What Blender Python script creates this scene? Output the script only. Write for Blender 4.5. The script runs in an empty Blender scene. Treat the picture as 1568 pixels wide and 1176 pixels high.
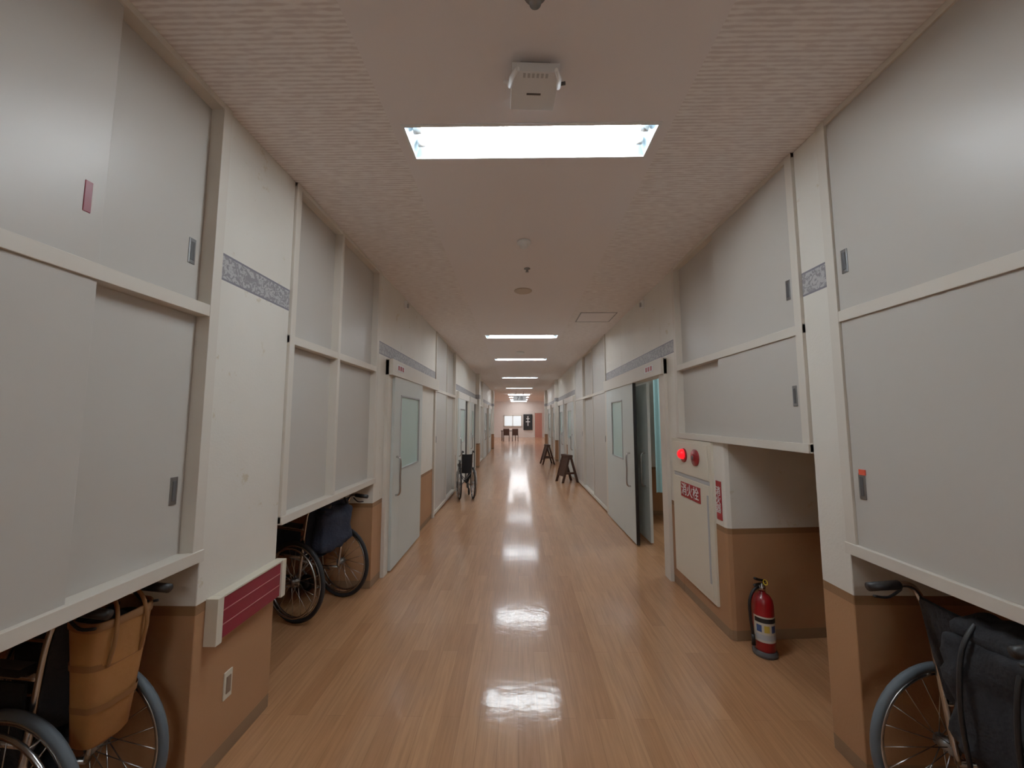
import bpy, math, random
from mathutils import Vector, Matrix, noise
random.seed(4)
sc=bpy.context.scene
try:
    sc.view_settings.view_transform='Standard'
    sc.view_settings.gamma=1.16
except Exception: pass
H=2.97; CAM=1.54
D={-1:1.345,1:1.485}
BK=2.6
# ---------------------------------------------------------------- materials
MATS={}
def lin(c): return tuple(((v/255)/12.92 if v/255<=0.04045 else ((v/255+0.055)/1.055)**2.4) for v in c)
def mat(name,rgb,rough=0.6,metal=0,bump=0,bscale=40,var=0.06,vscale=3,emit=0,coat=0,trans=0):
    if name in MATS: return MATS[name]
    m=bpy.data.materials.new(name); m.use_nodes=True; nt=m.node_tree; n=nt.nodes; l=nt.links
    b=n['Principled BSDF']; c=lin(rgb)
    b.inputs['Roughness'].default_value=rough; b.inputs['Metallic'].default_value=metal
    if coat: b.inputs['Coat Weight'].default_value=coat
    if trans: b.inputs['Transmission Weight'].default_value=trans
    g=n.new('ShaderNodeNewGeometry')
    nz=n.new('ShaderNodeTexNoise'); nz.inputs['Scale'].default_value=vscale; nz.inputs['Detail'].default_value=4
    l.new(g.outputs['Position'],nz.inputs['Vector'])
    mx=n.new('ShaderNodeMix'); mx.data_type='RGBA'
    mx.inputs[6].default_value=(*[max(0,v*(1-var)) for v in c],1); mx.inputs[7].default_value=(*[min(1,v*(1+var)) for v in c],1)
    l.new(nz.outputs['Fac'],mx.inputs[0]); l.new(mx.outputs[2],b.inputs['Base Color'])
    if emit:
        b.inputs['Emission Color'].default_value=(*c,1); b.inputs['Emission Strength'].default_value=emit
    if bump:
        nb=n.new('ShaderNodeTexNoise'); nb.inputs['Scale'].default_value=bscale; l.new(g.outputs['Position'],nb.inputs['Vector'])
        bp=n.new('ShaderNodeBump'); bp.inputs['Strength'].default_value=bump; bp.inputs['Distance'].default_value=0.01
        l.new(nb.outputs['Fac'],bp.inputs['Height']); l.new(bp.outputs['Normal'],b.inputs['Normal'])
    MATS[name]=m; return m
def wallmat():
    m=bpy.data.materials.new('wall_paper'); m.use_nodes=True; nt=m.node_tree; n=nt.nodes; l=nt.links
    b=n['Principled BSDF']; b.inputs['Roughness'].default_value=0.55
    g=n.new('ShaderNodeNewGeometry'); s=n.new('ShaderNodeSeparateXYZ'); l.new(g.outputs['Position'],s.inputs[0])
    def col(c): return (*lin(c),1)
    def mix(f,a,bb):
        x=n.new('ShaderNodeMix'); x.data_type='RGBA'
        l.new(f,x.inputs[0])
        for i,v in ((6,a),(7,bb)):
            if isinstance(v,tuple): x.inputs[i].default_value=v
            else: l.new(v,x.inputs[i])
        return x.outputs[2]
    def th(v,op='LESS_THAN'):
        x=n.new('ShaderNodeMath'); x.operation=op; l.new(s.outputs['Z'],x.inputs[0]); x.inputs[1].default_value=v; return x.outputs[0]
    def band(a,c):
        x=n.new('ShaderNodeMath'); x.operation='MULTIPLY'; l.new(th(a,'GREATER_THAN'),x.inputs[0]); l.new(th(c),x.inputs[1]); return x.outputs[0]
    nz=n.new('ShaderNodeTexNoise'); nz.inputs['Scale'].default_value=2.5; nz.inputs['Detail'].default_value=6; l.new(g.outputs['Position'],nz.inputs['Vector'])
    base=mix(nz.outputs['Fac'],col((219,213,202)),col((235,230,220)))
    ns=n.new('ShaderNodeTexNoise'); ns.inputs['Scale'].default_value=7; ns.inputs['Detail'].default_value=8; ns.inputs['Roughness'].default_value=0.7; l.new(g.outputs['Position'],ns.inputs['Vector'])
    rs=n.new('ShaderNodeValToRGB'); rs.color_ramp.elements[0].position=0.62; rs.color_ramp.elements[1].position=0.68; l.new(ns.outputs['Fac'],rs.inputs[0])
    base=mix(rs.outputs[0],base,col((208,195,170)))
    brown=mix(nz.outputs['Fac'],col((160,113,76)),col((178,131,92)))
    n2=n.new('ShaderNodeTexNoise'); n2.inputs['Scale'].default_value=38; n2.inputs['Detail'].default_value=2; n2.inputs['Distortion'].default_value=1.5; l.new(g.outputs['Position'],n2.inputs['Vector'])
    r=n.new('ShaderNodeValToRGB'); r.color_ramp.elements[0].position=0.46; r.color_ramp.elements[1].position=0.54; l.new(n2.outputs['Fac'],r.inputs[0])
    bord=mix(r.outputs[0],col((134,130,132)),col((178,174,174)))
    c=mix(band(2.17,2.295),base,bord)
    c=mix(band(2.17,2.18),c,col((120,116,124))); c=mix(band(2.285,2.295),c,col((120,116,124)))
    c=mix(th(0.76),c,brown)
    c=mix(band(0.72,0.76),c,col((136,98,64)))
    c=mix(th(0.07),c,col((136,106,78)))
    l.new(c,b.inputs['Base Color'])
    nb=n.new('ShaderNodeTexNoise'); nb.inputs['Scale'].default_value=90; l.new(g.outputs['Position'],nb.inputs['Vector'])
    bp=n.new('ShaderNodeBump'); bp.inputs['Strength'].default_value=0.15; bp.inputs['Distance'].default_value=0.005
    l.new(nb.outputs['Fac'],bp.inputs['Height']); l.new(bp.outputs['Normal'],b.inputs['Normal'])
    return m
def floormat():
    m=bpy.data.materials.new('wood_floor'); m.use_nodes=True; nt=m.node_tree; n=nt.nodes; l=nt.links
    b=n['Principled BSDF']
    g=n.new('ShaderNodeNewGeometry')
    mp=n.new('ShaderNodeMapping'); mp.inputs['Rotation'].default_value=(0,0,math.pi/2); l.new(g.outputs['Position'],mp.inputs[0])
    br=n.new('ShaderNodeTexBrick'); br.offset=0.37; br.inputs['Scale'].default_value=1
    br.inputs['Brick Width'].default_value=0.9; br.inputs['Row Height'].default_value=0.1; br.inputs['Mortar Size'].default_value=0.001
    br.inputs['Color1'].default_value=(*lin((174,122,82)),1); br.inputs['Color2'].default_value=(*lin((190,139,98)),1); br.inputs['Mortar'].default_value=(*lin((156,108,72)),1)
    br.inputs['Bias'].default_value=0.0
    l.new(mp.outputs[0],br.inputs['Vector'])
    m2=n.new('ShaderNodeMapping'); m2.inputs['Scale'].default_value=(60,3,1); l.new(g.outputs['Position'],m2.inputs[0])
    nz=n.new('ShaderNodeTexNoise'); nz.inputs['Scale'].default_value=1; nz.inputs['Detail'].default_value=5; nz.inputs['Distortion'].default_value=0.6; l.new(m2.outputs[0],nz.inputs['Vector'])
    r=n.new('ShaderNodeValToRGB'); r.color_ramp.elements[0].position=0.3; r.color_ramp.elements[0].color=(0.78,0.75,0.71,1); r.color_ramp.elements[1].position=0.65; r.color_ramp.elements[1].color=(1,1,1,1)
    l.new(nz.outputs['Fac'],r.inputs[0])
    mx=n.new('ShaderNodeMix'); mx.data_type='RGBA'; mx.blend_type='MULTIPLY'; mx.inputs[0].default_value=1
    l.new(br.outputs['Color'],mx.inputs[6]); l.new(r.outputs[0],mx.inputs[7]); l.new(mx.outputs[2],b.inputs['Base Color'])
    b.inputs['Roughness'].default_value=0.4; b.inputs['Specular IOR Level'].default_value=0.25
    b.inputs['Coat Weight'].default_value=0.65; b.inputs['Coat Roughness'].default_value=0.105
    nb=n.new('ShaderNodeTexNoise'); nb.inputs['Scale'].default_value=13; nb.inputs['Detail'].default_value=3; l.new(g.outputs['Position'],nb.inputs['Vector'])
    bp=n.new('ShaderNodeBump'); bp.inputs['Strength'].default_value=0.22; bp.inputs['Distance'].default_value=0.004
    l.new(nb.outputs['Fac'],bp.inputs['Height']); l.new(bp.outputs['Normal'],b.inputs['Normal']); l.new(bp.outputs['Normal'],b.inputs['Coat Normal'])
    return m
def ceilmat(ribbed):
    m=bpy.data.materials.new('ceiling_board_ribbed' if ribbed else 'ceiling_board'); m.use_nodes=True; nt=m.node_tree; n=nt.nodes; l=nt.links
    b=n['Principled BSDF']; b.inputs['Roughness'].default_value=0.9
    g=n.new('ShaderNodeNewGeometry')
    if not ribbed:
        b.inputs['Base Color'].default_value=(*lin((240,234,234)),1)
        nb=n.new('ShaderNodeTexNoise'); nb.inputs['Scale'].default_value=150; l.new(g.outputs['Position'],nb.inputs['Vector'])
        bp=n.new('ShaderNodeBump'); bp.inputs['Strength'].default_value=0.1; bp.inputs['Distance'].default_value=0.003
        l.new(nb.outputs['Fac'],bp.inputs['Height']); l.new(bp.outputs['Normal'],b.inputs['Normal'])
        return m
    s=n.new('ShaderNodeSeparateXYZ'); l.new(g.outputs['Position'],s.inputs[0])
    mp=n.new('ShaderNodeMapping'); mp.inputs['Scale'].default_value=(12,55,1); l.new(g.outputs['Position'],mp.inputs[0])
    nz=n.new('ShaderNodeTexNoise'); nz.inputs['Scale'].default_value=1; nz.inputs['Detail'].default_value=2; l.new(mp.outputs[0],nz.inputs['Vector'])
    mu=n.new('ShaderNodeMath'); mu.operation='MULTIPLY'; mu.inputs[1].default_value=2*math.pi/0.02; l.new(s.outputs['Y'],mu.inputs[0])
    si=n.new('ShaderNodeMath'); si.operation='SINE'; l.new(mu.outputs[0],si.inputs[0])
    ad=n.new('ShaderNodeMath'); ad.operation='MULTIPLY_ADD'; ad.inputs[1].default_value=0.16; l.new(si.outputs[0],ad.inputs[0]); l.new(nz.outputs['Fac'],ad.inputs[2])
    r=n.new('ShaderNodeValToRGB'); r.color_ramp.elements[0].position=0.34; r.color_ramp.elements[1].position=0.62
    r.color_ramp.elements[0].color=(*lin((224,215,213)),1); r.color_ramp.elements[1].color=(*lin((248,244,242)),1)
    l.new(ad.outputs[0],r.inputs[0]); l.new(r.outputs[0],b.inputs['Base Color'])
    bp=n.new('ShaderNodeBump'); bp.inputs['Strength'].default_value=0.5; bp.inputs['Distance'].default_value=0.003
    l.new(ad.outputs[0],bp.inputs['Height']); l.new(bp.outputs['Normal'],b.inputs['Normal'])
    return m
WALL=wallmat(); FLOOR=floormat(); CEIL=ceilmat(False); CEILR=ceilmat(True)
CAB=mat('cabinet_panel',(194,188,180),0.38,bump=0.05,bscale=12,var=0.03,vscale=1.5)
FRAME=mat('cream_frame',(217,209,197),0.45,var=0.05)
BODY=mat('cabinet_body',(194,184,170),0.7)
DOORM=mat('door_leaf',(208,214,210),0.4,var=0.02)
GLASS=mat('frosted_glass',(196,224,218),0.25,var=0.05)
STEEL=mat('steel',(190,190,190),0.25,metal=1)
DSTEEL=mat('dull_steel',(150,150,150),0.4,metal=1)
BLACK=mat('black_plastic',(22,22,24),0.45)
TYRE=mat('grey_tyre',(84,93,100),0.6)
BTYRE=mat('black_tyre',(28,28,30),0.7)
NAVY=mat('navy_fabric',(34,42,60),0.85,bump=0.4,bscale=60)
BLKF=mat('black_fabric',(24,25,30),0.85,bump=0.5,bscale=40,var=0.3)
TAN=mat('tan_canvas',(160,106,54),0.7,bump=0.25,bscale=30,var=0.16,vscale=8)
TAND=mat('tan_strap',(130,84,42),0.7)
DARK=mat('dark_inside',(40,30,24),0.9)
BURG=mat('burgundy',(134,22,44),0.4)
RED=mat('red_paint',(142,12,20),0.3,coat=0.3)
REDL=mat('red_lamp',(235,20,30),0.3,emit=1.0)
REDS=mat('red_sign',(160,26,32),0.45)
WHITE=mat('white_plastic',(236,237,237),0.4,var=0.01)
CREAM=mat('cream_paint',(222,214,196),0.4,var=0.04)
GREY=mat('grey_plastic',(176,178,180),0.4)
DGREY=mat('dark_grey',(80,80,82),0.5)
TUBE=mat('fluorescent_glow',(247,250,252),0.5,emit=52,var=0)
TROUGH=mat('reflector_white',(180,200,210),0.35)
DWOOD=mat('dark_wood',(66,38,26),0.5)
ORANGE=mat('orange_sticker',(240,90,60),0.5)
TEAL=mat('teal_curtain',(150,190,190),0.8)
DOORSHADE=mat('doorway_shade_paint',(60,54,50),0.8)  # dark colour standing in for shade in open doorways
# ---------------------------------------------------------------- mesh builder
class MB:
    def __init__(s,name): s.name=name; s.v=[]; s.f=[]; s.m=[]; s.sm=[]; s.mats=[]; s.T=Matrix.Identity(4)
    def mi(s,m):
        if m not in s.mats: s.mats.append(m)
        return s.mats.index(m)
    def add(s,vs,fs,m,smooth=False):
        o=len(s.v); s.v+= [tuple(s.T@Vector(v)) for v in vs]; k=s.mi(m)
        for f in fs: s.f.append([i+o for i in f]); s.m.append(k); s.sm.append(smooth)
    def box(s,x0,x1,y0,y1,z0,z1,m):
        if x0>x1:x0,x1=x1,x0
        if y0>y1:y0,y1=y1,y0
        if z0>z1:z0,z1=z1,z0
        s.add([(x0,y0,z0),(x1,y0,z0),(x1,y1,z0),(x0,y1,z0),(x0,y0,z1),(x1,y0,z1),(x1,y1,z1),(x0,y1,z1)],
          [(0,3,2,1),(4,5,6,7),(0,1,5,4),(1,2,6,5),(2,3,7,6),(3,0,4,7)],m)
    def sb(s,side,a,b,y0,y1,z0,z1,m): # box by depth into side wall
        s.box(side*(D[side]+a),side*(D[side]+b),y0,y1,z0,z1,m)
    def prism(s,poly,z0,z1,m):
        n=len(poly); vs=[(p[0],p[1],z0) for p in poly]+[(p[0],p[1],z1) for p in poly]
        fs=[list(range(n))[::-1],list(range(n,2*n))]+[(i,(i+1)%n,n+(i+1)%n,n+i) for i in range(n)]
        s.add(vs,fs,m)
    def tube(s,pts,r,m,seg=10,closed=False):
        pts=[Vector(p) for p in pts]; n=len(pts)
        up=None
        vs=[]
        for i,p in enumerate(pts):
            if closed: t=(pts[(i+1)%n]-pts[i-1])
            else: t=(pts[min(i+1,n-1)]-pts[max(i-1,0)])
            t.normalize()
            if up is None:
                up=Vector((0,0,1)) if abs(t.z)<0.9 else Vector((1,0,0))
            a=t.cross(up); 
            if a.length<1e-4: a=t.cross(Vector((0.3,1,0.2)))
            a.normalize(); b=a.cross(t); up=b.copy()
            rr=r[i] if isinstance(r,(list,tuple)) else r
            for k in range(seg):
                th=2*math.pi*k/seg; vs.append(p+(a*math.cos(th)+b*math.sin(th))*rr)
        fs=[]
        for i in range(n if closed else n-1):
            j=(i+1)%n
            for k in range(seg):
                fs.append((i*seg+k,i*seg+(k+1)%seg,j*seg+(k+1)%seg,j*seg+k))
        if not closed:
            fs.append(list(range(seg))[::-1]); fs.append([(n-1)*seg+k for k in range(seg)])
        s.add(vs,fs,m,True)
    def ring(s,c,axis,R,r,m,n=40,seg=8):
        axis=Vector(axis).normalized(); a=axis.orthogonal().normalized(); b=axis.cross(a); c=Vector(c)
        vs=[];fs=[]
        for i in range(n):
            t=2*math.pi*i/n; d=a*math.cos(t)+b*math.sin(t)
            for k in range(seg):
                p=2*math.pi*k/seg; vs.append(c+d*(R+r*math.cos(p))+axis*(r*math.sin(p)))
        for i in range(n):
            j=(i+1)%n
            for k in range(seg): fs.append((i*seg+k,j*seg+k,j*seg+(k+1)%seg,i*seg+(k+1)%seg))
        s.add(vs,fs,m,True)
    def lathe(s,c,prof,m,seg=28,axis=(0,0,1)):
        ax=Vector(axis).normalized(); a=ax.orthogonal().normalized(); b=ax.cross(a); c=Vector(c); vs=[];fs=[]
        for (r,z) in prof:
            for k in range(seg):
                t=2*math.pi*k/seg; vs.append(c+ax*z+(a*math.cos(t)+b*math.sin(t))*r)
        for i in range(len(prof)-1):
            for k in range(seg): fs.append((i*seg+k,i*seg+(k+1)%seg,(i+1)*seg+(k+1)%seg,(i+1)*seg+k))
        fs.append(list(range(seg))[::-1]); fs.append([(len(prof)-1)*seg+k for k in range(seg)])
        s.add(vs,fs,m,True)
    def loft(s,rings,m,e=0.6,seg=32,cap0=True,cap1=False):
        def sp(x,p): return math.copysign(abs(x)**p,x)
        vs=[];fs=[]
        for (cx,cy,z,hx,hy,tl) in rings:
            for k in range(seg):
                t=2*math.pi*k/seg; x=hx*sp(math.cos(t),e); y=hy*sp(math.sin(t),e)
                vs.append((cx+x,cy+y,z+tl*x+0.004*noise.noise(Vector((x*20,y*20,z*15)))))
        n=len(rings)
        for i in range(n-1):
            for k in range(seg): fs.append((i*seg+k,i*seg+(k+1)%seg,(i+1)*seg+(k+1)%seg,(i+1)*seg+k))
        if cap0: fs.append(list(range(seg))[::-1])
        if cap1: fs.append([(n-1)*seg+k for k in range(seg)])
        s.add(vs,fs,m,True)
    def blob(s,c,size,m,e=0.35,amp=0.02,nu=28,nv=20,taper=0):
        vs=[];fs=[]
        def sp(x,p): return math.copysign(abs(x)**p,x)
        for i in range(nv+1):
            v=-math.pi/2+math.pi*i/nv
            for j in range(nu):
                u=2*math.pi*j/nu
                x=sp(math.cos(v),e)*sp(math.cos(u),e); y=sp(math.cos(v),e)*sp(math.sin(u),e); z=sp(math.sin(v),e)
                k=1+taper*z
                p=Vector((c[0]+size[0]*x*k,c[1]+size[1]*y*k,c[2]+size[2]*z))
                d=noise.noise(p*9)*amp+noise.noise(p*22)*amp*0.5
                q=Vector((x,y,z)).normalized()*d
                vs.append(p+q)
        for i in range(nv):
            for j in range(nu): fs.append((i*nu+j,i*nu+(j+1)%nu,(i+1)*nu+(j+1)%nu,(i+1)*nu+j))
        s.add(vs,fs,m,True)
    def build(s,bevel=0):
        me=bpy.data.meshes.new(s.name); me.from_pydata(s.v,[],s.f); me.update()
        for m in s.mats: me.materials.append(m)
        for i,p in enumerate(me.polygons): p.material_index=s.m[i]; p.use_smooth=s.sm[i]
        o=bpy.data.objects.new(s.name,me); sc.collection.objects.link(o)
        if bevel:
            b=o.modifiers.new('bevel','BEVEL'); b.width=bevel; b.segments=2; b.limit_method='ANGLE'; b.angle_limit=math.radians(50); b.use_clamp_overlap=True
        return o
def smoothpath(pts,k=6):
    pts=[Vector(p) for p in pts]; out=[]
    P=[pts[0]]+pts+[pts[-1]]
    for i in range(1,len(P)-2):
        for j in range(k):
            t=j/k; a,b,c,d=P[i-1],P[i],P[i+1],P[i+2]
            out.append(0.5*((2*b)+(c-a)*t+(2*a-5*b+4*c-d)*t*t+(-a+3*b-3*c+d)*t**3))
    out.append(pts[-1]); return out
# ---------------------------------------------------------------- shell
Y0=-3.0; YC=20.5; YE=32.0
o=MB('floor'); o.box(-5,5,Y0-0.1,YE+0.1,-0.1,0,FLOOR); o.build()
LIGHTS=[-2.6,1.755,6.5,9.1,13.3,17.9]
LX0,LX1=-0.56,0.69; LW=0.235
c=MB('ceiling')
c.box(-2.7,-0.62,Y0,YC,H,H+0.1,CEILR); c.box(0.75,2.7,Y0,YC,H,H+0.1,CEILR)
y=Y0
for ly in LIGHTS:
    c.box(-0.62,0.75,y,ly,H,H+0.1,CEIL)
    c.box(-0.62,LX0,ly,ly+LW,H,H+0.1,CEIL); c.box(LX1,0.75,ly,ly+LW,H,H+0.1,CEIL)
    y=ly+LW
c.box(-0.62,0.75,y,YC,H,H+0.1,CEIL)
c.box(-5,5,YC,YE+0.1,H,H+0.1,CEIL)
c.build()
for ly in LIGHTS:
    L=MB('fluorescent_ceiling_light')
    x0,x1,y0,y1=LX0,LX1,ly,ly+LW; zt=H+0.085
    t=0.012
    L.box(x0-t,x1+t,y0-t,y0+0.004,H-0.006,H+0.002,WHITE); L.box(x0-t,x1+t,y1-0.004,y1+t,H-0.006,H+0.002,WHITE)
    L.box(x0-t,x0+0.004,y0,y1,H-0.006,H+0.002,WHITE); L.box(x1-0.004,x1+t,y0,y1,H-0.006,H+0.002,WHITE)
    e=0.045; i=0.05
    vs=[(x0,y0,H),(x1,y0,H),(x1,y1,H),(x0,y1,H),(x0+e,y0+i,zt),(x1-e,y0+i,zt),(x1-e,y1-i,zt),(x0+e,y1-i,zt)]
    L.add(vs,[(4,5,6,7),(0,1,5,4),(1,2,6,5),(2,3,7,6),(3,0,4,7)],TROUGH)
    for yy in (y0+0.072,y1-0.072):
        L.tube([(x0+0.07,yy,H+0.035),(x1-0.07,yy,H+0.035)],0.018,TUBE,12)
        for xx in (x0+0.05,x1-0.05): L.tube([(xx-0.02,yy,H+0.035),(xx+0.02,yy,H+0.035)],0.019,WHITE,12)
    L.build()
w=MB('wall_left')
def wb(s,y0,y1,z0=0,z1=H,a=0): w.sb(s,a,BK-D[s],y0,y1,z0,z1,WALL)
w.sb(-1,BK-D[-1],BK-D[-1]+0.1,Y0,YC,0,H,WALL)
wb(-1,1.66,2.19); wb(-1,3.62,6.2); wb(-1,8.2,12.6); wb(-1,14.6,YC)
w.build(0.004)
w=MB('wall_right')
w.sb(1,BK-D[1],BK-D[1]+0.1,Y0,3.7,0,H,WALL); 
wb(1,1.80,1.975)
w.prism([(1.485,2.87),(1.492,2.845),(1.52,2.835),(2.6,2.93),(2.6,3.6),(1.485,3.6)],0,1.385,WALL)
w.sb(1,0,0.14,3.6,3.97,0,H,WALL)
w.sb(1,0,0.14,3.97,5.5,2.0,H,WALL)
w.sb(1,0,0.14,5.5,6.45,0,H,WALL)
wb(1,9.9,YC)
w.build(0.004)
w=MB('wall_back'); w.box(-2.7,2.7,Y0-0.1,Y0,0,H,WALL); w.build()
# side room seen through open door
w=MB('wall_side_room'); w.box(4.4,4.5,3.6,6.45,0,H,WALL); w.box(1.63,4.4,6.35,6.45,0,H,WALL); w.box(1.63,4.4,3.6,3.7,0,H,WALL); w.box(1.63,4.4,3.7,6.35,H-0.3,H-0.2,CEIL); w.build()
w=MB('privacy_curtain')
pts=[(1.95+0.021*i,5.55+0.011*i+0.025*math.sin(i*1.2)) for i in range(60)]
vs=[(p[0],p[1],0.5) for p in pts]+[(p[0],p[1],2.35) for p in pts]
w.add(vs,[(i,i+1,61+i-0,60+i) for i in range(59)],TEAL,True); w.tube([(1.95,5.55,2.37),(3.2,6.2,2.37)],0.012,STEEL); w.build()
w=MB('added_room_lamp'); w.box(2.6,3.2,4.6,5.4,2.6,2.668,mat('added_room_glow',(235,245,250),0.5,emit=9)); w.box(2.58,3.22,4.58,4.6,2.59,2.67,WHITE); w.box(2.58,3.22,5.4,5.42,2.59,2.67,WHITE); w.build()  # unseen lamp, added to brighten the side room
# lobby
w=MB('wall_lobby'); PINK=mat('lobby_wall',(224,212,204),0.6)
w.box(-5,-4.9,YC,YE,0,H,PINK); w.box(4.9,5,YC,YE,0,H,PINK)
w.box(-5,-2.6,YC-0.1,YC,0,H,WALL); w.box(2.6,5,YC-0.1,YC,0,H,WALL)
w.box(-1.7,-1.55,24.0,24.6,0,H,WALL); w.box(1.9,2.3,23.5,24.3,0,H,WALL)
w.build()
w=MB('wall_end'); w.box(-5,5,YE,YE+0.1,0,H,PINK); w.build()
w=MB('window_1')
DAY=mat('daylight_pane',(225,235,240),0.3,emit=0.6)
w.box(-1.1,0.25,YE-0.04,YE-0.01,0.95,1.75,DAY); w.box(-1.18,0.33,YE-0.06,YE,0.88,0.95,FRAME); w.box(-1.18,0.33,YE-0.06,YE,1.75,1.82,FRAME)
for xx in (-1.18,-0.46,0.25): w.box(xx,xx+0.07,YE-0.06,YE,0.88,1.82,FRAME)
w.build()
w=MB('black_banner'); w.box(0.45,1.2,YE-0.1,YE-0.06,0.6,1.9,BLACK)
for (a,b,c2,d) in ((0.7,0.95,1.5,1.56),(0.79,0.86,1.3,1.75),(0.65,1.0,1.25,1.31),(0.8,0.86,0.95,1.25)): w.box(a,b,YE-0.105,YE-0.1,c2,d,WHITE)
w.build()
w=MB('door_lobby'); w.box(1.4,2.0,YE-0.05,YE-0.002,0,2.0,mat('pink_door',(186,120,104),0.5)); w.box(1.34,1.4,YE-0.07,YE-0.002,0,2.06,FRAME); w.box(2.0,2.06,YE-0.07,YE-0.002,0,2.06,FRAME); w.box(1.34,2.06,YE-0.07,YE-0.002,2.0,2.06,FRAME); w.build()
for ly in (22.2,25.0,28.0,30.8):
    L=MB('fluorescent_ceiling_light'); L.box(LX0,LX1,ly,ly+0.24,H-0.06,H-0.03,mat('lobby_glow',(248,250,252),0.5,emit=21)); L.box(LX0-0.02,LX1+0.02,ly-0.02,ly+0.26,H-0.03,H,WHITE); L.build()
for xx in (-3.2,3.0):
    L=MB('fluorescent_ceiling_light'); L.box(xx-0.6,xx+0.6,26,26.5,H-0.06,H-0.03,MATS['lobby_glow']); L.box(xx-0.62,xx+0.62,25.98,26.52,H-0.03,H,WHITE); L.build()
# lobby furniture
w=MB('waiting_table'); w.box(-1.2,-0.1,27,27.7,0.66,0.7,DWOOD)
for xx in (-1.15,-0.2):
    for yy in (27.03,27.62): w.box(xx,xx+0.05,yy,yy+0.05,0,0.66,DWOOD)
w.build()
for xx in (-1.0,-0.4):
    w=MB('waiting_chair'); w.box(xx,xx+0.42,26.3,26.72,0.4,0.45,DWOOD); w.box(xx,xx+0.42,26.28,26.32,0.45,0.85,DWOOD)
    for a in (0,0.38):
        for b in (26.3,26.68): w.box(xx+a,xx+a+0.04,b,b+0.04,0,0.4,DWOOD)
    w.build()
# ---------------------------------------------------------------- cabinets
def pull(o,s,y,z,a):
    o.sb(s,a-0.004,a+0.002,y-0.016,y+0.016,z-0.055,z+0.055,DSTEEL)
    o.sb(s,a-0.006,a-0.003,y-0.008,y+0.008,z-0.04,z+0.04,DGREY)
FD,RD=-0.004,0.042
def cabinet(s,y0,y1,zb,upper,lower,posts=(),pulls=(),tape=None,sticker=None,rail=2.0):
    o=MB('built_in_storage_cabinet')
    o.sb(s,0.09,BK-D[s]-0.002,y0+0.001,y1-0.001,zb,H-0.001,BODY)
    pw=0.05
    for (a,b) in ((y0,y0+pw),(y1-pw,y1)): o.sb(s,-0.016,0.09,a,b,zb-0.03,H-0.001,FRAME)
    o.sb(s,-0.024,0.10,y0,y1,zb-0.035,zb+0.012,FRAME)
    o.sb(s,-0.014,0.09,y0,y1,rail-0.02,rail+0.03,FRAME)
    o.sb(s,-0.014,0.09,y0,y1,H-0.03,H-0.001,FRAME)
    for p in posts: o.sb(s,-0.016,0.06,p-0.018,p+0.018,zb,H-0.001,FRAME)
    for (z0,z1,pan) in ((rail+0.03,H-0.03,upper),(zb+0.012,rail-0.02,lower)):
        for (a,b,tr) in pan:
            d=FD if tr==0 else RD
            o.sb(s,d,d+0.028,a,b,z0,z1,CAB)
    for (yy,zz,tr) in pulls: pull(o,s,yy,zz,FD if tr==0 else RD)
    if tape: o.sb(s,FD-0.002,FD+0.001,tape[0]-0.011,tape[0]+0.011,tape[1]-0.05,tape[1]+0.05,BURG)
    if sticker: o.sb(s,FD-0.006,FD+0.001,sticker[0]-0.015,sticker[0]+0.015,sticker[1]-0.012,sticker[1]+0.012,ORANGE)
    o.build(0.003)
    return o
p=[(0.30,1.17,0),(1.10,1.605,1),(-0.55,0.35,1)]
cabinet(-1,-0.6,1.655,0.98,p,p,pulls=[(1.555,1.25,1),(1.555,2.25,1)],tape=(1.12,2.23))
q=[(-2.95,-1.7,1),(-1.75,-0.65,0)]
cabinet(-1,-2.99,-0.6,0.98,q,q)
p=[(2.23,2.82,1),(2.80,3.58,1)]
cabinet(-1,2.19,3.62,0.98,p,p,posts=(2.81,))
p=[(0.9,1.75,0),(0.05,0.95,1)]
cabinet(1,0.0,1.80,0.98,p,p,pulls=[(1.705,1.25,0),(1.705,2.25,0)],sticker=(1.70,1.31))
cabinet(1,-2.99,0.0,0.98,[(-2.95,-1.4,1),(-1.45,-0.04,0)],[(-2.95,-1.4,1),(-1.45,-0.04,0)])
cabinet(1,1.975,3.6,1.40,[(2.02,2.84,0),(2.8,3.56,1)],[(2.02,2.84,0),(2.8,3.56,1)],pulls=[(2.07,1.66,0),(2.07,2.24,0)])
def tallcab(s,y0,y1,n):
    w_=(y1-y0)/n; P=[(y0+0.04+i*(w_-0.01),y0+(i+1)*w_-0.03,i%2) for i in range(n)]
    o=cabinet(s,y0,y1,0.06,P,P,posts=[y0+i*w_ for i in range(1,n)],pulls=[(y0+0.12+i*w_,1.2,i%2) for i in range(n)],rail=2.0)
tallcab(-1,6.2,8.2,2); tallcab(-1,12.6,14.6,2); tallcab(1,6.45,9.9,3)
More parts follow.
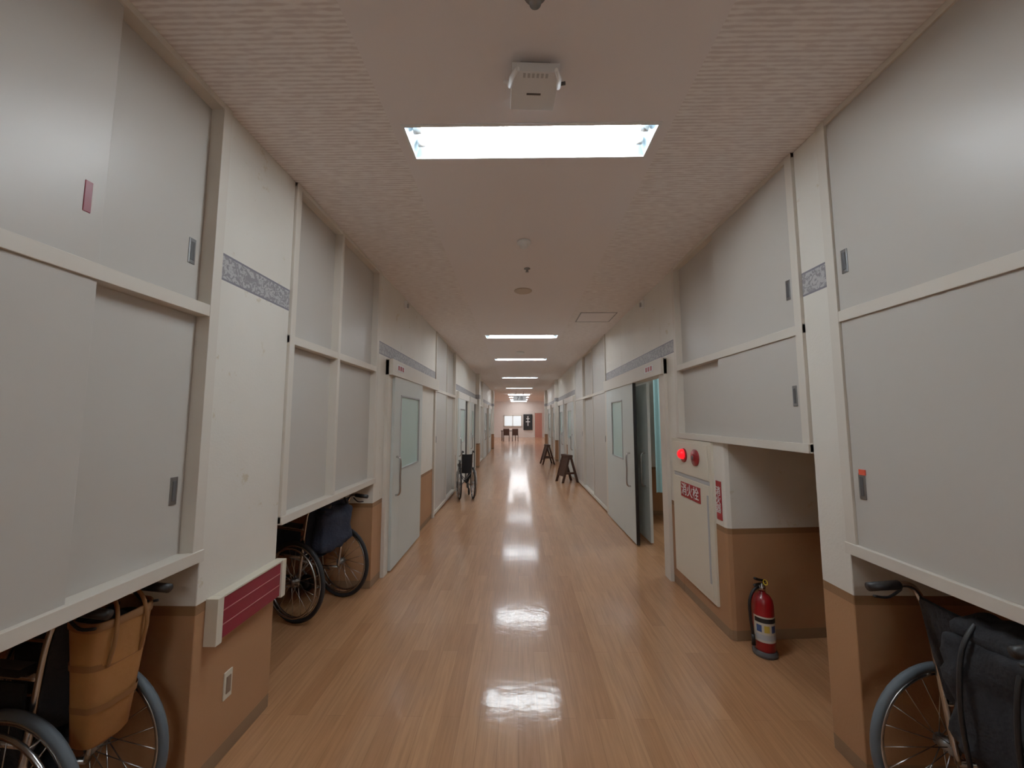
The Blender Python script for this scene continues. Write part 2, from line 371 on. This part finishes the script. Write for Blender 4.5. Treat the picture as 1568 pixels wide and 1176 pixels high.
# ---------------------------------------------------------------- doors
def dhandle(o,s,a,y,z0,z1):
    x=s*(D[s]+a); x2=s*(D[s]+a-0.045)
    o.tube(smoothpath([(x,y,z0),(x2,y,z0+0.03),(x2,y,(z0+z1)/2),(x2,y,z1-0.03),(x,y,z1)]),0.011,STEEL,10)
def leaf(o,s,a,y0,y1,z1=1.98,win=None,m=None,edge=None):
    m=m or DOORM; t=0.034
    if win:
        wa,wb_,za,zb=win
        o.sb(s,a,a+t,y0,wa,0.015,z1,m); o.sb(s,a,a+t,wb_,y1,0.015,z1,m); o.sb(s,a,a+t,wa,wb_,0.015,za,m); o.sb(s,a,a+t,wa,wb_,zb,z1,m)
        o.sb(s,a+0.012,a+0.02,wa,wb_,za,zb,GLASS)
        f=0.018
        for (p0,p1,q0,q1) in ((wa-f,wa,za-f,zb+f),(wb_,wb_+f,za-f,zb+f),(wa-f,wb_+f,za-f,za),(wa-f,wb_+f,zb,zb+f)):
            o.sb(s,a-0.006,a+0.005,p0,p1,q0,q1,GREY)
    else: o.sb(s,a,a+t,y0,y1,0.015,z1,m)
    if edge: o.sb(s,a-0.002,a+t+0.002,edge,edge+0.02,0.015,z1,BLACK)
o=MB('door_1')
o.sb(-1,-0.035,0,3.86,3.98,0,2.14,FRAME)
o.sb(-1,-0.075,0,3.86,6.16,1.985,2.15,FRAME)
leaf(o,-1,-0.06,3.99,5.15,1.985,(4.22,4.98,1.0,1.78)); dhandle(o,-1,-0.06,4.09,0.74,1.14)
o.sb(-1,-0.03,0,6.1,6.17,0,1.985,FRAME)
o.sb(-1,-0.079,-0.075,4.0,4.25,2.04,2.11,WHITE)
for i in range(3): o.sb(-1,-0.081,-0.078,4.02+i*0.075,4.07+i*0.075,2.05,2.10,REDS)
o.build(0.002)
o=MB('door_2')
o.sb(1,-0.035,0.0,3.82,3.96,0,2.14,FRAME)
o.sb(1,-0.06,0,3.82,6.4,1.985,2.15,FRAME)
leaf(o,1,-0.045,4.83,6.28,1.985,(5.36,5.92,1.0,1.78),edge=4.82); dhandle(o,1,-0.045,5.02,0.68,1.10)
leaf(o,1,0.15,4.90,6.2,1.985); dhandle(o,1,0.15,5.04,0.68,1.10)
o.sb(1,-0.03,0,6.3,6.44,0,2.14,FRAME)
o.sb(1,0.0,0.14,3.955,3.97,0,1.99,FRAME)
o.sb(1,-0.064,-0.06,4.05,4.3,2.04,2.11,WHITE)
for i in range(3): o.sb(1,-0.066,-0.063,4.07+i*0.075,4.12+i*0.075,2.05,2.10,REDS)
o.build(0.002)
k=3
def fardoor(s,y0,y1,dark=None):
    global k
    o=MB('door_%d'%k); k+=1
    o.sb(s,-0.06,0,y0-0.05,y1+0.7,1.985,2.14,FRAME); o.sb(s,-0.03,0,y0-0.06,y0,0,1.985,FRAME); o.sb(s,-0.03,0,y1+0.65,y1+0.71,0,1.985,FRAME)
    leaf(o,s,-0.05,y0,y1,1.985,(y0+0.3,y1-0.15,1.0,1.75)); dhandle(o,s,-0.05,y0+0.1,0.72,1.12)
    if dark: o.sb(s,-0.004,0.0,y1,y1+0.65,0.0,1.985,DOORSHADE)  # dark sheet over solid wall, paints the shade of an open doorway
    o.build(0.002)
fardoor(-1,8.4,9.5,True); fardoor(-1,10.5,11.4,True); fardoor(-1,14.9,16.0,True); fardoor(-1,17.2,18.3); 
fardoor(1,10.1,11.2); fardoor(1,12.2,13.2,True); fardoor(1,14.6,15.7); fardoor(1,17.0,18.1,True)
# corridor columns projecting
for (s,yy) in ((-1,12.2),(1,14.1),(-1,19.6),(1,19.6)):
    o=MB('pillar'); o.sb(s,-0.12,0,yy,yy+0.35,0,H,WALL); o.build(0.004)
for (s,yy) in ((-1,4.45),(1,4.45)):
    o=MB('room_number_sign'); o.sb(s,-0.03,0,yy-0.02,yy+0.02,2.84,2.93,WHITE); o.sb(s,-0.05,-0.03,yy-0.012,yy+0.012,2.85,2.90,GREY); o.build(0.003)  # small projecting room number sign near the ceiling, gives no light
# ---------------------------------------------------------------- handrail board on pillar
o=MB('corridor_handrail'); s=-1
o.sb(s,-0.055,-0.0,1.71,1.745,0.57,0.765,CREAM); o.sb(s,-0.055,0,2.165,2.2,0.57,0.765,CREAM)
o.sb(s,-0.045,0,1.745,2.165,0.58,0.755,BURG)
for z in (0.635,0.695): o.sb(s,-0.048,-0.045,1.745,2.165,z,z+0.005,mat('pale_line',(185,110,110),0.5))
o.sb(s,-0.05,0.0,1.745,2.165,0.755,0.765,CREAM)
o.build(0.003)
o=MB('wall_outlet'); o.sb(-1,-0.006,0,1.845,1.895,0.26,0.38,CREAM); o.sb(-1,-0.009,-0.006,1.856,1.884,0.283,0.357,mat('brown_grey',(130,108,90),0.5)); o.build(0.002)
# ---------------------------------------------------------------- text helper
def text(body,loc,rot,size,m,parent,name):
    cu=bpy.data.curves.new(name,'FONT'); cu.body=body; cu.size=size; cu.align_x='CENTER'; cu.align_y='CENTER'; cu.extrude=0.0008
    if '\n' in body: cu.space_line=0.9
    ob=bpy.data.objects.new(name,cu); sc.collection.objects.link(ob); cu.materials.append(m)
    ob.location=loc; ob.rotation_euler=rot; ob.parent=parent
# hydrant cabinet
o=MB('fire_hydrant_cabinet'); s=1
o.sb(s,-0.018,0,2.98,3.72,0.16,1.36,CREAM)
o.sb(s,-0.026,-0.018,3.03,3.67,0.20,1.02,CREAM); o.sb(s,-0.026,-0.018,3.03,3.67,1.06,1.33,CREAM)
o.sb(s,-0.020,-0.0178,3.02,3.68,1.025,1.055,GREY)
o.sb(s,-0.032,-0.026,3.16,3.52,0.86,0.985,REDS)
o.sb(s,-0.032,-0.026,3.03,3.05,0.3,0.95,GREY)
o.lathe((1.459,3.44,1.22),[(0.062,0),(0.062,0.010),(0.05,0.012)],RED,axis=(-1,0,0))
o.lathe((1.459,3.44,1.23),[(0.045,0.01),(0.043,0.03),(0.034,0.045),(0.018,0.055),(0.002,0.058)],REDL,axis=(-1,0,0))
o.lathe((1.459,3.22,1.22),[(0.068,0),(0.068,0.012),(0.03,0.02),(0.03,0.028),(0.002,0.03)],RED,axis=(-1,0,0))
o.lathe((1.434,3.22,1.22),[(0.018,0),(0.018,0.006),(0.002,0.007)],DGREY,axis=(-1,0,0))
hyd=o.build(0.003)
text('消火栓',(1.485-0.034,3.34,0.92),(math.pi/2,0,-math.pi/2),0.11,WHITE,hyd,'hydrant_label')
o=MB('fire_extinguisher_sign'); o.sb(1,-0.006,0,2.885,2.955,0.80,1.08,REDS); sg=o.build(0.001)
text('消\n火\n器',(1.485-0.008,2.92,0.94),(math.pi/2,0,-math.pi/2),0.07,WHITE,sg,'extinguisher_label')
# extinguisher
o=MB('fire_extinguisher')
o.T=Matrix.Translation((1.625,2.70,0))@Matrix.Rotation(math.radians(20),4,'Z')@Matrix.Scale(0.96,4)
o.lathe((0,0,0),[(0.075,0),(0.078,0.02),(0.07,0.03),(0.07,0.035)],DGREY)
o.lathe((0,0,0.03),[(0.06,0),(0.066,0.015),(0.066,0.30),(0.060,0.335),(0.045,0.358),(0.022,0.372),(0.02,0.385)],RED)
o.lathe((0,0,0.415),[(0.022,0),(0.024,0.03),(0.016,0.035),(0.014,0.05)],STEEL)
def patch(z0,z1,a0,a1,m,r=0.0668):
    vs=[];n=14
    for i in range(n+1):
        a=math.radians(a0+(a1-a0)*i/n)
        for z in (z0,z1): vs.append((r*math.cos(a),r*math.sin(a),z))
    o.add(vs,[(2*i,2*i+2,2*i+3,2*i+1) for i in range(n)],m,True)
LAB=mat('label_cream',(204,194,178),0.5)
patch(0.10,0.265,-200,-40,LAB)
patch(0.225,0.255,-190,-50,BLACK,0.0672)
for a in (-180,-140,-100): patch(0.165,0.21,a,a+28,mat('label_yellow',(200,170,60),0.5) if a==-140 else mat('label_blue',(60,80,130),0.5),0.0672)
patch(0.115,0.15,-185,-60,GREY,0.0672)
o.tube([(0.03,0,0.455),(-0.03,-0.0,0.462),(-0.09,-0.02,0.47)],0.009,BLACK)
o.tube([(0.03,0,0.475),(-0.03,-0.0,0.492),(-0.085,-0.02,0.515)],0.009,BLACK)
o.tube(smoothpath([(0.02,0,0.44),(-0.05,0.01,0.43),(-0.098,0.015,0.36),(-0.1,0.015,0.25),(-0.09,0.01,0.14)]),0.010,BLACK)
o.lathe((-0.09,0.01,0.07),[(0.013,0),(0.011,0.07)],BLACK)
o.ring((0.0,-0.03,0.48),(1,0,0),0.016,0.003,mat('yellow_pin',(220,190,40),0.4),16,6)
o.build()
# ---------------------------------------------------------------- ceiling devices
o=MB('wifi_access_point'); o.T=Matrix.Translation((0.07,1.475,H))@Matrix.Rotation(math.radians(3),4,'Z')
AP=mat('access_point_shell',(226,228,230),0.35,var=0.01)
o.box(-0.095,0.095,-0.07,0.12,-0.062,-0.022,AP); o.box(-0.06,0.06,-0.05,0.08,-0.022,0,DGREY)
o.box(-0.03,0.03,0.03,0.040,-0.0635,-0.062,DGREY)
for i in range(6): o.box(-0.05+i*0.018,-0.04+i*0.018,-0.063,-0.043,-0.0635,-0.062,GREY)
for sx in (-1,1):
    o.tube([(sx*0.10,0.01,-0.050),(sx*0.095,-0.05,-0.07),(sx*0.075,-0.11,-0.09)],[0.011,0.010,0.008],WHITE,10)
    o.tube([(sx*0.09,0.01,-0.04),(sx*0.13,0.0,-0.04)],0.007,WHITE if sx<0 else DGREY,10)
o.build(0.004)
o=MB('sprinkler_head'); o.lathe((0.06,1.17,H),[(0.04,0),(0.04,-0.006),(0.015,-0.012),(0.012,-0.035),(0.02,-0.04),(0.02,-0.044)],DSTEEL); o.build()
o=MB('sprinkler_head'); o.lathe((0.09,3.56,H),[(0.03,0),(0.03,-0.006),(0.013,-0.01),(0.01,-0.03),(0.018,-0.034)],DSTEEL); o.build()
o=MB('smoke_detector'); o.lathe((0.05,3.0,H),[(0.055,0),(0.055,-0.018),(0.045,-0.024),(0.032,-0.027),(0.032,-0.045),(0.024,-0.055),(0.002,-0.056)],WHITE); o.build()
o=MB('ceiling_speaker'); o.lathe((0.06,4.2,H),[(0.1,0),(0.1,-0.006),(0.092,-0.012),(0.085,-0.008),(0.03,-0.012),(0.002,-0.013)],mat('beige_plastic',(204,188,172),0.6)); o.build()
o=MB('ceiling_access_hatch')
for (a,b,c1,d) in ((0.85,1.35,5.1,5.115),(0.85,1.35,5.585,5.6),(0.85,0.865,5.1,5.6),(1.335,1.35,5.1,5.6)): o.box(a,b,c1,d,H-0.006,H,DSTEEL)
o.box(0.865,1.335,5.115,5.585,H-0.003,H,CEIL); o.build()
o=MB('smoke_detector'); o.lathe((0.05,8.2,H),[(0.09,0),(0.09,-0.03),(0.06,-0.05),(0.002,-0.055)],WHITE); o.build()
o=MB('hanging_ward_sign'); o.box(-0.25,0.45,20.2,20.25,2.45,2.75,mat('sign_glow',(215,220,225),0.5,emit=0.3))
o.tube([(-0.1,20.22,2.75),(-0.1,20.22,H)],0.01,STEEL); o.tube([(0.3,20.22,2.75),(0.3,20.22,H)],0.01,STEEL)
sgn=o.build(); text('7 B',(0.1,20.195,2.6),(math.pi/2,0,0),0.26,DGREY,sgn,'sign_text')
# ---------------------------------------------------------------- wheelchair
def wheelchair(cx,cy,ang,W=0.46,fab=NAVY,tyre=TYRE,extra=None,pushz=0.90):
    o=MB('wheelchair'); o.T=Matrix.Translation((cx,cy,0))@Matrix.Rotation(ang,4,'Z')
    h=W/2; r=0.0115
    for sy in (-1,1):
        yw=sy*(h+0.03)
        o.ring((0,yw,0.30),(0,1,0),0.285,0.0155,tyre,48,8)
        o.ring((0,yw,0.30),(0,1,0),0.262,0.009,STEEL,48,8)
        o.ring((0,yw+sy*0.035,0.30),(0,1,0),0.25,0.008,STEEL,40,8)
        for i in range(6):
            t=i*math.pi/3; o.tube([(0.262*math.cos(t),yw,0.3+0.262*math.sin(t)),(0.25*math.cos(t),yw+sy*0.035,0.3+0.25*math.sin(t))],0.004,STEEL,5)
        o.tube([(0,yw-0.03,0.3),(0,yw+0.03,0.3)],0.024,DSTEEL,14)
        for i in range(20):
            t=i*2*math.pi/20; t2=t+0.35*(1 if i%2 else -1)
            o.tube([(0.02*math.cos(t2),yw+(0.02 if i%2 else -0.02),0.3+0.02*math.sin(t2)),(0.257*math.cos(t),yw,0.3+0.257*math.sin(t))],0.0022,STEEL,4)
        y=sy*h
        o.tube(smoothpath([(0.0,y,0.26),(-0.03,y,0.5),(-0.06,y,0.75),(-0.09,y,pushz-0.04),(-0.13,y,pushz),(-0.19,y,pushz)],5),r,STEEL,10)
        o.tube([(-0.17,y,pushz),(-0.29,y,pushz-0.005)],[0.017,0.016],BLACK,12)
        o.tube(smoothpath([(-0.15,y+0.01,pushz-0.02),(-0.20,y+0.012,pushz-0.05),(-0.26,y+0.012,pushz-0.045)],4),0.005,BLACK,6)
        o.tube([(-0.03,y,0.47),(0.40,y,0.47)],r,STEEL,10)
        o.tube([(0.0,y,0.26),(0.40,y,0.22)],r,STEEL,10)
        o.tube(smoothpath([(0.40,y,0.22),(0.40,y,0.45),(0.40,y,0.60),(0.34,y,0.68),(0.2,y,0.68),(-0.05,y,0.68)],5),r,STEEL,10)
        o.box(0.0,0.30,y-0.022,y+0.022,0.69,0.715,BLACK)
        o.box(0.0,0.37,y-0.004,y+0.004,0.46,0.66,fab)
        o.tube([(0.24,y+sy*0.015,0.46),(0.27,y+sy*0.03,0.60)],0.006,STEEL,6); o.tube([(0.268,y+sy*0.03,0.59),(0.277,y+sy*0.033,0.64)],0.010,BLACK,8)
        o.tube([(0.40,y,0.24),(0.40,y,0.17),(0.36,y,0.14),(0.355,y,0.075)],0.009,DSTEEL,8)
        o.ring((0.355,y,0.075),(0,1,0),0.058,0.016,tyre,24,8); o.tube([(0.355,y-0.015,0.075),(0.355,y+0.015,0.075)],0.045,DGREY,14)
        o.tube(smoothpath([(0.40,y,0.47),(0.47,y,0.44),(0.54,y,0.25),(0.58,y,0.12)],5),0.010,STEEL,8)
        fw=min(0.16,h*0.8)
        if fw>0.1: o.box(0.53,0.69,y-sy*fw,y,0.105,0.12,BLACK)
        else: o.box(0.53,0.69,y-0.01,y+0.01,0.105,0.22,BLACK)
    def sheet(f,nu,nv,m):
        vs=[f(i/nu,j/nv) for j in range(nv+1) for i in range(nu+1)]
        fs=[(j*(nu+1)+i,j*(nu+1)+i+1,(j+1)*(nu+1)+i+1,(j+1)*(nu+1)+i) for j in range(nv) for i in range(nu)]
        o.add(vs,fs,m,True)
        o.add([(a[0]-0.006,a[1],a[2]-0.006) for a in vs],[q[::-1] for q in fs],m,True)
    sag=0.03+max(0,(0.46-W))*0.55
    sheet(lambda u,v:(0.0+0.38*u,-h+W*v,0.475-sag*math.sin(math.pi*v)),6,10,fab)
    sheet(lambda u,v:(-0.025-0.065*u+(-0.02-sag*0.2)*math.sin(math.pi*v),-h+W*v,0.50+0.36*u),8,10,fab)
    o.tube([(0.1,-h,0.23),(0.1,h,0.46)],0.009,DSTEEL,8); o.tube([(0.12,h,0.23),(0.12,-h,0.46)],0.009,DSTEEL,8)
    o.tube([(0,-h-0.03,0.3),(0,-h+0.0,0.3)],0.012,DSTEEL,8)
    if extra=='tan':
        xc=-0.18; yc=0.0
        o.loft([(xc+0.01,yc,0.44,0.045,0.06,0),(xc+0.01,yc,0.45,0.052,0.068,0),(xc+0.005,yc,0.60,0.060,0.08,0.02),(xc,yc,0.74,0.068,0.092,0.05),(xc,yc,0.855,0.075,0.102,0.1)],TAN,0.6)
        o.loft([(xc,yc,0.835,0.0765,0.104,0.1),(xc,yc,0.862,0.0775,0.105,0.1),(xc,yc,0.862,0.068,0.095,0.1),(xc,yc,0.82,0.066,0.093,0.1)],TAND,0.6,cap0=False)
        o.loft([(xc,yc,0.68,0.058,0.082,0.0),(xc,yc,0.83,0.067,0.094,0.1)],DARK,0.6)
        for z,hx,hy in ((0.70,0.0675,0.0905),(0.56,0.0605,0.079)):
            o.loft([(xc+0.003,yc,z,hx,hy,0.04),(xc+0.003,yc,z+0.022,hx+0.001,hy+0.002,0.04)],TAND,0.6,cap0=False)
        for dy in (-0.05,0.05): o.tube(smoothpath([(xc-0.06,yc+dy,0.70),(xc-0.083,yc+dy,0.80),(xc-0.06,yc+dy*0.8,0.90),(xc+0.02,yc+dy*0.6,0.93),(xc+0.08,yc+dy,0.86)]),0.006,TAND,8)
        o.blob((xc,yc+0.01,0.80),(0.045,0.06,0.05),BLKF,0.6,0.03)
    if extra=='navy': o.blob((-0.15,0.02,0.66),(0.065,h*0.8,0.17),NAVY,0.5,0.04); o.tube(smoothpath([(-0.1,-0.12,0.9),(-0.17,-0.1,0.8),(-0.2,0.0,0.76),(-0.17,0.1,0.8),(-0.1,0.12,0.9)]),0.008,BLACK)
    if extra=='black': 
        o.blob((-0.13,-0.07,0.58),(0.06,0.15,0.23),BLKF,0.5,0.05,44,34); o.blob((-0.11,-0.08,0.84),(0.05,0.14,0.045),BLKF,0.5,0.04)
        for dy in (-0.14,0.0): o.tube(smoothpath([(-0.12,dy,0.88),(-0.19,dy,0.78),(-0.215,dy,0.6),(-0.2,dy,0.42)]),0.007,BLACK,8)
    return o.build()
wheelchair(-1.63,1.44,math.radians(180-6),0.20,BLKF,TYRE,'tan')
wheelchair(-1.63,3.25,math.radians(180-20),0.40,NAVY,BTYRE,'navy',0.88)
wheelchair(1.65,1.37,math.radians(3),0.42,BLKF,TYRE,'black')
wheelchair(-1.0,7.55,math.radians(180-75),0.20,BLKF,BTYRE,None,0.92)
# ---------------------------------------------------------------- wooden A-frame stands
def aframe(cx,cy,ang):
    o=MB('wooden_floor_stand'); o.T=Matrix.Translation((cx,cy,0))@Matrix.Rotation(ang,4,'Z')
    for sy in (-1,1):
        y=sy*0.17
        for sx in (-1,1):
            vs=[(sx*0.2-0.03,y-0.015,0),(sx*0.2+0.03,y-0.015,0),(sx*0.02+0.03,y-0.015,0.62),(sx*0.02-0.03,y-0.015,0.62)]
            vs+=[(a,b+0.03,c_) for a,b,c_ in vs]
            o.add(vs,[(0,1,2,3),(7,6,5,4),(0,4,5,1),(1,5,6,2),(2,6,7,3),(3,7,4,0)],DWOOD)
        o.box(-0.14,0.14,y-0.012,y+0.012,0.2,0.25,DWOOD)
    vs=[(-0.17,-0.18,0.15),(-0.17,0.18,0.15),(-0.035,0.18,0.62),(-0.035,-0.18,0.62)]
    vs+=[(a+0.02,b,c_) for a,b,c_ in vs]
    o.add(vs,[(0,1,2,3),(7,6,5,4),(0,4,5,1),(1,5,6,2),(2,6,7,3),(3,7,4,0)],DWOOD)
    o.box(-0.06,0.06,-0.2,0.2,0.6,0.66,DWOOD)
    o.build(0.003)
aframe(1.2,9.6,math.radians(20)); aframe(1.0,13.3,math.radians(10))
# ---------------------------------------------------------------- world + camera
wd=bpy.data.worlds.new('world'); sc.world=wd; wd.use_nodes=True
wd.node_tree.nodes['Background'].inputs[0].default_value=(0.8,0.85,1,1); wd.node_tree.nodes['Background'].inputs[1].default_value=0.3
cam=bpy.data.cameras.new('camera'); cam.lens=13.5; cam.sensor_width=36; cam.sensor_fit='HORIZONTAL'; cam.clip_start=0.02
co=bpy.data.objects.new('camera',cam); sc.collection.objects.link(co)
R=Matrix.Rotation(math.radians(0.88),4,'Z')@Matrix.Rotation(math.radians(90+5.15),4,'X')
co.matrix_world=Matrix.Translation((0,0,CAM))@R
sc.camera=co
